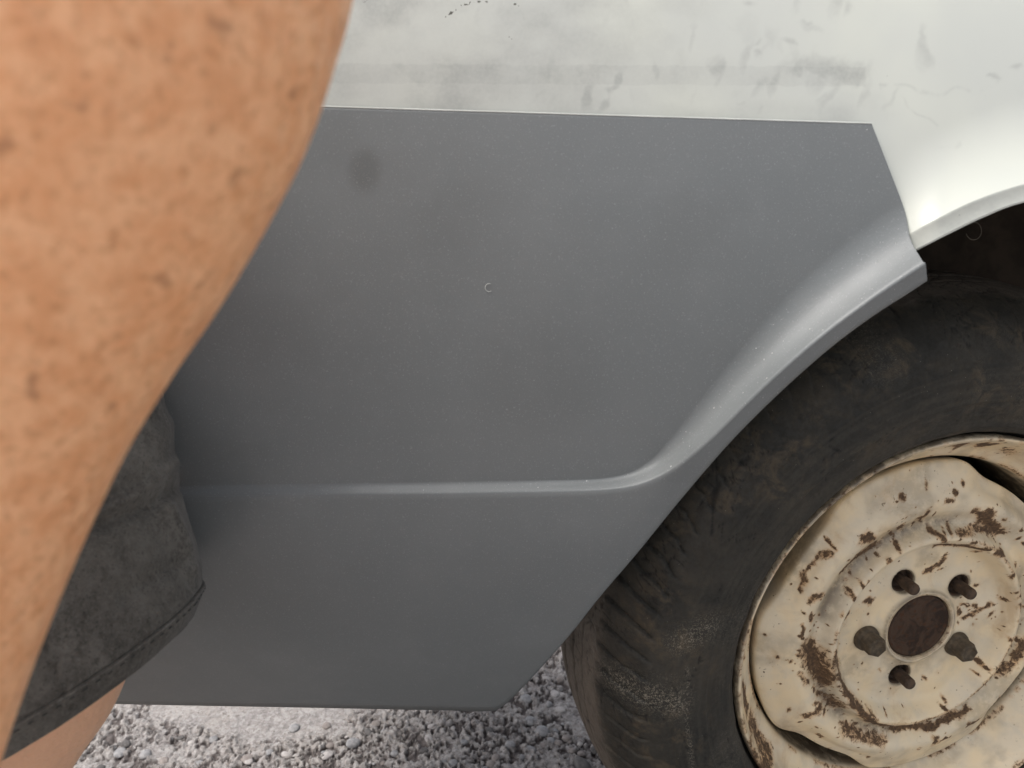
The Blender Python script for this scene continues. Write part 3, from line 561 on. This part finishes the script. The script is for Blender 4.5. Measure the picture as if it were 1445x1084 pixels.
for k in range(n2 + n3):                                   # fold and upper panel, finely stepped near the fold
    if k < n2: t = (k / n2) * np.minimum(wid * 1.6 / Lcol, .8)
    else:
        t0 = np.minimum(wid * 1.6 / Lcol, .8); t = t0 + (1 - t0) * (k - n2) / (n3 - 1)
    q = Cc + (Tc - Cc) * t[:, None]
    bow = sstep(14.5, 17, s) * 8 * np.exp(-((t - .16) / .14) ** 2); q = q - np.stack([bow, 0 * bow], 1)
    rows.append(q)
    if k < n2 + 60: dist, u2 = fold_param(q)
    else: dist, u2 = np.full(len(s), 1.), s
    u = np.clip(dist / widf(u2), 0, 1); ar2 = sstep(7.5, 12, u2)
    offs.append(-.003 - dropf(u2) * ((1 - u) ** 2 * ar2 + (1 - sstep(-.35, 1, u)) / (1 - sstep(-.35, 1, 0.)) * (1 - ar2)))
Rp = np.array(rows); Op = np.array(offs)
# round the fold over a few millimetres
kk = np.array([1, 2, 3, 2, 1.]); kk /= kk.sum(); i0, i1 = n1 - 3, n1 + 4; O2 = Op.copy()
for i in range(i0, i1): O2[i] = sum(kk[j] * Op[i + j - 2] for j in range(5))
PP = on_skin(Rp[..., 0], Rp[..., 1], O2)
px_, py_ = Rp[..., 0], Rp[..., 1]
smp = np.maximum(.75 * (1 - sstep(.35, 1.1, np.hypot((px_ - 515) / 30, (py_ - 240) / 40))), .15 * sstep(.52, .75, fbm(px_ / 160, py_ / 110, 130, 3)) * (py_ < 680))
smp = np.maximum(smp, .22 * (1 - sstep(.3, 1.1, np.hypot((px_ - 760) / 120, (py_ - 540) / 110))))
PO = np.array([-.1, 0, .30]); panel = mesh_obj('repair_panel', (PP - PO).reshape(-1, 3), grid_faces(*px_.shape), PRIMER, attrs={'smudge_tone': smp}); panel.location = PO
md = panel.modifiers.new('thickness', 'SOLIDIFY'); md.thickness = .0019; md.offset = 0; panel.data.materials.append(m_plain('steel_edge_highlight', (.78, .77, .72), .5)); md.material_offset_rim = 1  # steel edge kept pale: its highlight is put into the colour
tag(panel, 'smooth grey primed sheet metal repair panel with folded arch flange, held against the white fender', 'car panel')
v_, f_ = tube(PP[-1, 30:] + np.array([0, -.0007, .0003]), .00055, 8); mesh_obj('raw_edge_highlight', v_ - PO, f_, m_plain('cut_steel_highlight', (.62, .64, .60), .6), panel)  # strip added along the top edge to draw its highlight line
# dust specks and fibres settled on the primer
from_grid = lambda i, j: PP[i, j]
vs, fs = [], []; o = 0; NR, NC = px_.shape
for k in range(2600):
    i = rng.integers(n1 + 2, NR - 2) if rng.random() < .93 else rng.integers(2, n1); j = rng.integers(62, NC - 2)
    x, y = px_[i, j], py_[i, j]; wgt = math.exp(-((y - 430) / 190) ** 2) * .9 + .12
    if rng.random() > wgt: continue
    a, b = PP[i, j], PP[i + 1, j]; c = PP[i, j + 1]; n = np.cross(c - a, b - a); n /= np.linalg.norm(n) + 1e-12; n = n if n[1] < 0 else -n
    r = .00011 + .00042 * rng.random() ** 4; p = a + (b - a) * rng.random() + (c - a) * rng.random() + n * .0007
    if rng.random() < .8: v = IV * r * (rng.uniform(.6, 1.6), .5, rng.uniform(.6, 1.4)) + p; f = IF
    else:
        ln = rng.uniform(.0008, .0026); a0 = rng.uniform(0, 6.28); cu = rng.uniform(-1.2, 1.2); t = np.linspace(-.5, .5, 5)
        pts = p + np.stack([ln * t * math.cos(a0) - cu * ln * t * t * math.sin(a0), 0 * t, ln * t * math.sin(a0) + cu * ln * t * t * math.cos(a0)], 1); v, f4 = tube(pts, .00009, 4); f = np.vstack([f4[:, [0, 1, 2]], f4[:, [0, 2, 3]]])
    vs.append(v); fs.append(f + o); o += len(v)
q = on_skin(np.array(690.), np.array(406.), np.array(-.0043)); a = np.linspace(-.9, -5.1, 14)
v, f4 = tube(q + np.stack([.0024 * np.cos(a), 0 * a, .0026 * np.sin(a)], 1), .00015, 5); vs.append(v); fs.append(np.vstack([f4[:, [0, 1, 2]], f4[:, [0, 2, 3]]]) + o); o += len(v)
DUST = m_plain('pale_dust', (.72, .72, .68), .9)
ds = mesh_obj('dust_specks', np.vstack(vs) - PO, np.vstack(fs), DUST, panel); ds['kind'] = 'stuff'

# ------------------------------------------------------------------ person
def cr(pts, n):
    p = np.asarray(pts, float); return curve_nd(p, np.linspace(0, len(p) - 1, n))
def curve_nd(p, s):
    i = np.clip(np.floor(s).astype(int), 0, len(p) - 2); t = (s - i)[:, None]
    p0 = p[np.maximum(i - 1, 0)]; p1 = p[i]; p2 = p[i + 1]; p3 = p[np.minimum(i + 2, len(p) - 1)]
    return .5 * (2 * p1 + (p2 - p0) * t + (2 * p0 - 5 * p1 + 4 * p2 - p3) * t ** 2 + (3 * p1 - p0 - 3 * p2 + p3) * t ** 3)
BV, BF = [], []; bo = [0]
def limb(pts, rad, n=None, seg=28, flat=None):
    """closed tapered tube with round ends; points and radii are smoothed together"""
    p = np.column_stack([np.asarray(pts, float), rad]); n = n or 10 * len(p); q = curve_nd(p, np.linspace(0, len(p) - 1, n)); P_, r = q[:, :3], np.maximum(q[:, 3], .002)
    T_ = np.gradient(P_, axis=0); T_ /= np.linalg.norm(T_, axis=1)[:, None]
    cap = np.linspace(0, 1, 6)[1:]
    P_ = np.vstack([P_[0] - T_[0] * r[0] * np.sin(cap[::-1] * np.pi / 2)[:, None], P_, P_[-1] + T_[-1] * r[-1] * np.sin(cap * np.pi / 2)[:, None]])
    T_ = np.vstack([np.repeat(T_[:1], 5, 0), T_, np.repeat(T_[-1:], 5, 0)]); r = np.concatenate([r[0] * np.cos(cap[::-1] * np.pi / 2) + 1e-4, r, r[-1] * np.cos(cap * np.pi / 2) + 1e-4])
    ref = np.array([0.2, 1, .1]) if abs(T_[len(T_) // 2, 1]) < .8 else np.array([1, .1, .2]); A_ = np.cross(T_, ref); A_ /= np.linalg.norm(A_, axis=1)[:, None]; B_ = np.cross(T_, A_)
    a = np.arange(seg) / seg * 2 * np.pi; fl = flat or (1, 1)
    V_ = P_[:, None] + r[:, None, None] * (fl[0] * A_[:, None] * np.cos(a)[None, :, None] + fl[1] * B_[:, None] * np.sin(a)[None, :, None])
    N = len(P_); V_ = np.vstack([V_.reshape(-1, 3), P_[:1], P_[-1:]]); f = [tuple(q) for q in grid_faces(N, seg, True)]
    f += [(N * seg, (j + 1) % seg, j) for j in range(seg)] + [(N * seg + 1, (N - 1) * seg + j, (N - 1) * seg + (j + 1) % seg) for j in range(seg)]
    BV.append(V_); BF.extend([tuple(int(x) + bo[0] for x in q) for q in f]); bo[0] += len(V_)
# bare arm close to the lens: edge pixel, outward normal, radius, depth
arm_sec = [((499, -110), (.995, .05), .0480, .185), ((478, 5), (.98, .19), .0485, .186), ((432, 160), (.94, .34), .0485, .188), ((371, 287), (.87, .48), .0480, .190), ((300, 415), (.86, .50), .0455, .194),
           ((215, 547), (.865, .50), .0420, .199), ((140, 680), (.885, .47), .0385, .205), ((62, 858), (.92, .39), .0345, .213), ((-2, 1034), (.945, .33), .0310, .221), ((-45, 1180), (.96, .28), .0285, .229)]
ap, ar = [], []
for (ex_, ey_), (nx_, ny_), r, z in arm_sec:
    k = r * FPX / z * .985; ap.append(at_depth(ex_ - nx_ * k, ey_ - ny_ * k, z)); ar.append(r)
elbow = ap[0] + np.array([.012, .004, .055]); shoulder = np.array([-.31, -.42, 1.03])
limb([shoulder, shoulder * .5 + elbow * .5 + (0, 0, .0), elbow], [.058, .054, .045])
limb([elbow] + ap, [.044] + ar, n=110, seg=40)
wr = ap[-1]; hd = (ap[-1] - ap[-2]); hd /= np.linalg.norm(hd)
def hand(wr, hd, side, curl):
    pr = np.cross(hd, side); pr /= np.linalg.norm(pr); sd_ = np.cross(pr, hd)
    for q in (-.024, -.008, .008, .024): limb([wr, wr + hd * .05 + sd_ * q * .8, wr + hd * .088 + sd_ * q], [.020, .015, .011], seg=14)
    for q, L in ((-.030, .068), (-.010, .078), (.010, .074), (.030, .058)):
        b = wr + hd * .09 + sd_ * q; limb([b, b + hd * L * .42 + pr * L * .10 * curl, b + hd * L * .74 + pr * L * .34 * curl, b + hd * L * .92 + pr * L * .62 * curl], [.0098, .0088, .0080, .0068], seg=12)
    b = wr + hd * .025 - sd_ * .022; limb([b, b + hd * .03 - sd_ * .028 + pr * .008, b + hd * .062 - sd_ * .034 + pr * .02], [.014, .011, .009], seg=12)
hand(wr, hd, np.array([1., 0, 0]), 1)
# leg in shorts
knee = at_depth(40, 935, .47); th_mid = at_depth(40, 620, .475); hip = np.array([-.36, -.20, .80]); ankle = np.array([-.450, -.13, .085])
calf = knee + (ankle - knee) * .35 + np.array([-.018, -.012, 0])
limb([hip, th_mid, at_depth(45, 800, .472), knee, knee + (ankle - knee) * .12, calf, knee + (ankle - knee) * .7, ankle], [.086, .072, .064, .056, .050, .0545, .041, .034])
limb([ankle + (0, .02, -.03), ankle + (.02, -.07, -.052), ankle + (.03, -.15, -.062)], [.040, .034, .024], flat=(1, .8))
hip2 = np.array([-.54, -.27, .80]); kn2 = np.array([-.60, -.33, .45]); an2 = np.array([-.63, -.24, .085])
limb([hip2, hip2 * .5 + kn2 * .5, kn2, kn2 * .65 + an2 * .35 + (0, .012, 0), kn2 * .3 + an2 * .7, an2], [.09, .075, .056, .054, .04, .034])
limb([an2 + (0, .02, -.03), an2 + (.01, -.07, -.052), an2 + (.02, -.15, -.062)], [.040, .034, .024], flat=(1, .8))
pel = np.array([-.46, -.25, .85]); chest = np.array([-.47, -.40, 1.16]); neck = np.array([-.42, -.50, 1.32]); head = np.array([-.37, -.55, 1.43])
limb([pel - (0, 0, .05), pel * .5 + chest * .5, chest, neck - (.02, -.03, .06)], [.13, .135, .14, .07], flat=(1, .85))
limb([shoulder, chest + (.02, -.02, .08), np.array([-.63, -.47, 1.13])], [.058, .085, .058]); limb([neck - (0, -.02, .05), neck + (.02, -.02, .05)], [.056, .055])
limb([head - (0, .0, .04), head + (0, 0, .05)], [.078, .085], flat=(.95, 1.1)); limb([head + (.04, -.085, .01), head + (.05, -.108, -.018)], [.010, .014], seg=12); limb([head + (.03, -.07, -.06), head + (.045, -.085, -.075)], [.03, .022], seg=16)
sh2 = np.array([-.63, -.47, 1.13]); el2 = np.array([-.46, -.78, .98]); wr2 = np.array([-.20, -.76, .80])
limb([sh2, sh2 * .5 + el2 * .5, el2], [.056, .052, .042]); limb([el2, el2 * .6 + wr2 * .4, wr2], [.043, .044, .028]); h2 = (np.array([-.02, -.68, .74]) - wr2); h2 /= np.linalg.norm(h2); hand(wr2, h2, np.array([0, .3, 1.]), .9)
tmp = mesh_obj('body_source', np.vstack(BV), BF); m1 = tmp.modifiers.new('join', 'REMESH'); m1.mode = 'VOXEL'; m1.voxel_size = .0036; m1.use_smooth_shade = True
m2 = tmp.modifiers.new('soften', 'SMOOTH'); m2.iterations = 8; m2.factor = .5
dg = bpy.context.evaluated_depsgraph_get(); bme = bpy.data.meshes.new_from_object(tmp.evaluated_get(dg)); bme.name = 'person'; bpy.data.objects.remove(tmp)
PB = Vector((-.46, -.25, 0)); bme.transform(Matrix.Translation(-PB)); person = bpy.data.objects.new('person', bme); COL.objects.link(person); person.location = PB
bme.materials.clear(); bme.materials.append(SKIN); co = np.empty(len(bme.vertices) * 3, np.float32); bme.vertices.foreach_get('co', co); co = co.reshape(-1, 3)
la = bme.attributes.new('leg', 'FLOAT', 'POINT'); la.data.foreach_set('value', (sstep(.02, -.02, co[:, 2] - .50) * (co[:, 1] > .02 - .0)).astype(np.float32) * .9)
bme.polygons.foreach_set('use_smooth', np.ones(len(bme.polygons), bool))
tag(person, 'person in dark grey shorts with a tanned freckled bare arm, left of the panel', 'person')
PBn = np.array(PB)
# shorts: the near leg as explicit rings, hem tilted as it hangs
camR = np.array([1., 0, 0]); camU = np.array([0, _s, _c]); camF = np.array([0, _c, -_s])
# (centre px), depth, (chord dir), half width px, drop of the near side px
ring_def = [((-60, 60), .46, (1, .05), 215, 70), ((-12, 330), .47, (.995, -.10), 205, 60), ((4, 540), .475, (.985, -.17), 196, 52), ((22, 625), .475, (.97, -.24), 199, 46), ((40, 715), .474, (.95, -.31), 200, 42), ((54, 800), .473, (.93, -.36), 203, 38), ((66, 870), .472, (.92, -.39), 209, 36), ((76, 920), .471, (.91, -.42), 213, 34), ((80, 948), .470, (.90, -.43), 210, 33), ((84, 974), .470, (.89, -.45), 196, 32)]
arr = np.array([[c[0], c[1], z, d[0], d[1], w_, b] for c, z, d, w_, b in ring_def]); rr = curve_nd(arr, np.linspace(0, len(arr) - 1, 210)); NA = 260
phi = np.arange(NA) / NA * 2 * np.pi; SV = []; SW = []
for i, (cx_, cy_, z, dx, dy, w_, b) in enumerate(rr):
    t = i / 209; C0 = at_depth(cx_, cy_, z); L_ = math.hypot(dx, dy); Rv = (camR * dx - camU * dy) / L_; Dn = (camU * -dx * 1 - camR * (-dy) * -1) / L_
    k = z / FPX; wv = w_ * k
    Fv = -camF * wv * .92 + (-camU) * b * k
    x, y = pix(C0 + np.outer(np.cos(phi), Rv) * wv + np.outer(np.sin(phi), Fv))
    # creases: a fold sweeping up to the right and softer ones
    def fold(pts, width, amp):
        return amp * np.exp(-(poly_dist(x, y, pts) / width) ** 2)
    rad = 1 + fold([(60, 762), (120, 728), (190, 700), (240, 655)], 9, .050) + fold([(60, 778), (140, 742), (215, 712), (246, 690)], 9, -.045) + fold([(238, 715), (262, 770), (270, 800)], 11, .038) + fold([(150, 690), (210, 640), (238, 600)], 16, .028) + fold([(180, 840), (240, 800), (262, 790)], 12, -.032) + fold([(20, 860), (90, 850), (160, 815)], 14, .022) + fold([(40, 850), (58, 895), (82, 952), (99, 998)], 2.6, -.022) + fold([(47, 850), (65, 893), (89, 950), (106, 996)], 4, .012)
    hemb = sstep(.836, .848, t); rad = rad + .020 * hemb - .016 * np.exp(-((t - .842) / .007) ** 2) + .006 * np.sin(phi * 11 + 3) * sstep(.85, 1, t) * .5
    rad = rad + .024 * (fbm(np.cos(phi) * 3.2 + 5, np.sin(phi) * 3.2 + t * 4, 140, 3) - .5) + .010 * (fbm(np.cos(phi) * 11 + 5, np.sin(phi) * 11 + t * 16, 144, 2) - .5) + .010 * sstep(.80, .86, t) * (fbm(phi * 9, phi * 0 + 3, 145, 2) - .5)
    seam = np.exp(-(ang(phi, 1.92) / .012) ** 2); rad = rad + .010 * np.exp(-(ang(phi, 1.96) / .03) ** 2) - .012 * seam
    p = C0 + (np.cos(phi) * rad)[:, None] * Rv * wv + (np.sin(phi) * rad)[:, None] * Fv
    SV.append(p); wr_ = (.35 + .9 * vnoise(phi * 28, phi * 0, 147)) * np.exp(-((t - .853) / .008) ** 2) + .35 * sstep(.90, .99, t) * fbm(phi * 9, phi * 0 + t * 20, 142, 3) + .6 * np.exp(-((t - .995) / .008) ** 2)
    wr_ = np.maximum(wr_, fold([(238, 715), (262, 770), (270, 800)], 13, .75)); wr_ = np.maximum(wr_, fold([(60, 758), (120, 724), (190, 698), (240, 655)], 8, .55)); wr_ = np.maximum(wr_, fold([(46, 850), (64, 893), (88, 950), (105, 996)], 3, .6)); wr_ = np.maximum(wr_, .65 * sstep(.45, .70, fbm(np.cos(phi) * 7 + 15, np.sin(phi) * 7 + t * 5, 149, 3)) * (t < .84)); SW.append(np.maximum(wr_, .34))  # faded cloth, plus fold and hem highlights painted into the mask
# inside of the cloth
for i in range(30):
    p = SV[209 - i * 2]; c0 = p.mean(0); SV.append(c0 + (p - c0) * (.975 if i else .985)); SW.append(np.zeros(NA))
SV = np.array(SV); SW = np.array(SW)
shorts = mesh_obj('shorts', SV.reshape(-1, 3) - PBn, grid_faces(len(SV), NA, True), CLOTH, person, attrs={'wear_highlight': SW}); tag(shorts, 'dark grey knee length shorts with a stitched hem')
# stitching: small dashes above the hem
vs, fs = [], []; o = 0
for row, dlt in ((184, .0),):
    P_ = SV[row]; nn = 3
    for j in range(0, NA, 3):
        a, b = P_[j], P_[(j + 1) % NA] * .9 + P_[(j + 2) % NA] * .1; c0 = P_.mean(0); e = lambda q: q + (q - c0) / np.linalg.norm(q - c0) * .0004
        v, f4 = tube(np.array([e(a), e(a * .5 + b * .5) + (0, 0, 0), e(b)]), .00032, 4); vs.append(v); fs.append(f4 + o); o += len(v)
st = mesh_obj('stitching', np.vstack(vs) - PBn, np.vstack(fs), m_plain('dark_thread', (.035, .035, .032), .9), shorts); st['kind'] = 'stuff'
# upper part of the shorts, shirt and hair (beyond the frame)
def cloth_tube(pts, rad, seg=40, flat=(1, 1)):
    p = np.column_stack([np.asarray(pts, float), rad]); q = curve_nd(p, np.linspace(0, len(p) - 1, 10 * len(p))); P_, r = q[:, :3], q[:, 3]; T_ = np.gradient(P_, axis=0); T_ /= np.linalg.norm(T_, axis=1)[:, None]
    A_ = np.cross(T_, (0.1, 1, .1)); A_ /= np.linalg.norm(A_, axis=1)[:, None]; B_ = np.cross(T_, A_); a = np.arange(seg) / seg * 2 * np.pi
    wv = 1 + .03 * np.sin(a * 5)[None] * np.sin(np.arange(len(P_)) * .3)[:, None]
    V_ = P_[:, None] + (r[:, None] * wv)[..., None] * (flat[0] * A_[:, None] * np.cos(a)[None, :, None] + flat[1] * B_[:, None] * np.sin(a)[None, :, None]); return V_.reshape(-1, 3), grid_faces(len(P_), seg, True)
parts = [cloth_tube([pel + (0, 0, .08), pel, pel - (0, 0, .10)], [.150, .165, .16], flat=(1.1, .85)), cloth_tube([hip2 + (0, 0, .03), hip2 * .5 + kn2 * .5, kn2 + (.0, 0, .03)], [.105, .098, .095]), cloth_tube([hip + (-.02, 0, .03), SV[4].mean(0)], [.105, .09])]
vv, ff, o = [], [], 0
for v, f in parts: vv.append(v); ff.append(f + o); o += len(v)
sh_top = mesh_obj('shorts_seat', np.vstack(vv) - PBn, np.vstack(ff), CLOTH, shorts, attrs={'wear_highlight': np.full(o, .1)})
parts = [cloth_tube([pel + (0, 0, .0), pel * .5 + chest * .5, chest, neck - (.02, -.02, .07)], [.155, .155, .165, .095], flat=(1.12, .9)), cloth_tube([shoulder + (-.03, 0, .03), shoulder + (elbow - shoulder) * .12], [.085, .08]), cloth_tube([sh2 + (.03, 0, .02), sh2 + (el2 - sh2) * .45], [.085, .075])]
vv, ff, o = [], [], 0
for v, f in parts: vv.append(v); ff.append(f + o); o += len(v)
mesh_obj('shirt', np.vstack(vv) - PBn, np.vstack(ff), m_plain('grey_cotton', (.30, .31, .33), .9), person)
hv = IV2 * (.092, .105, .075) * (1 + .03 * np.sin(IV2[:, :1] * 40)) + head + (0, .012, .055); mesh_obj('hair', hv - PBn, IF2, m_plain('dark_hair', (.03, .022, .018), .6), person)
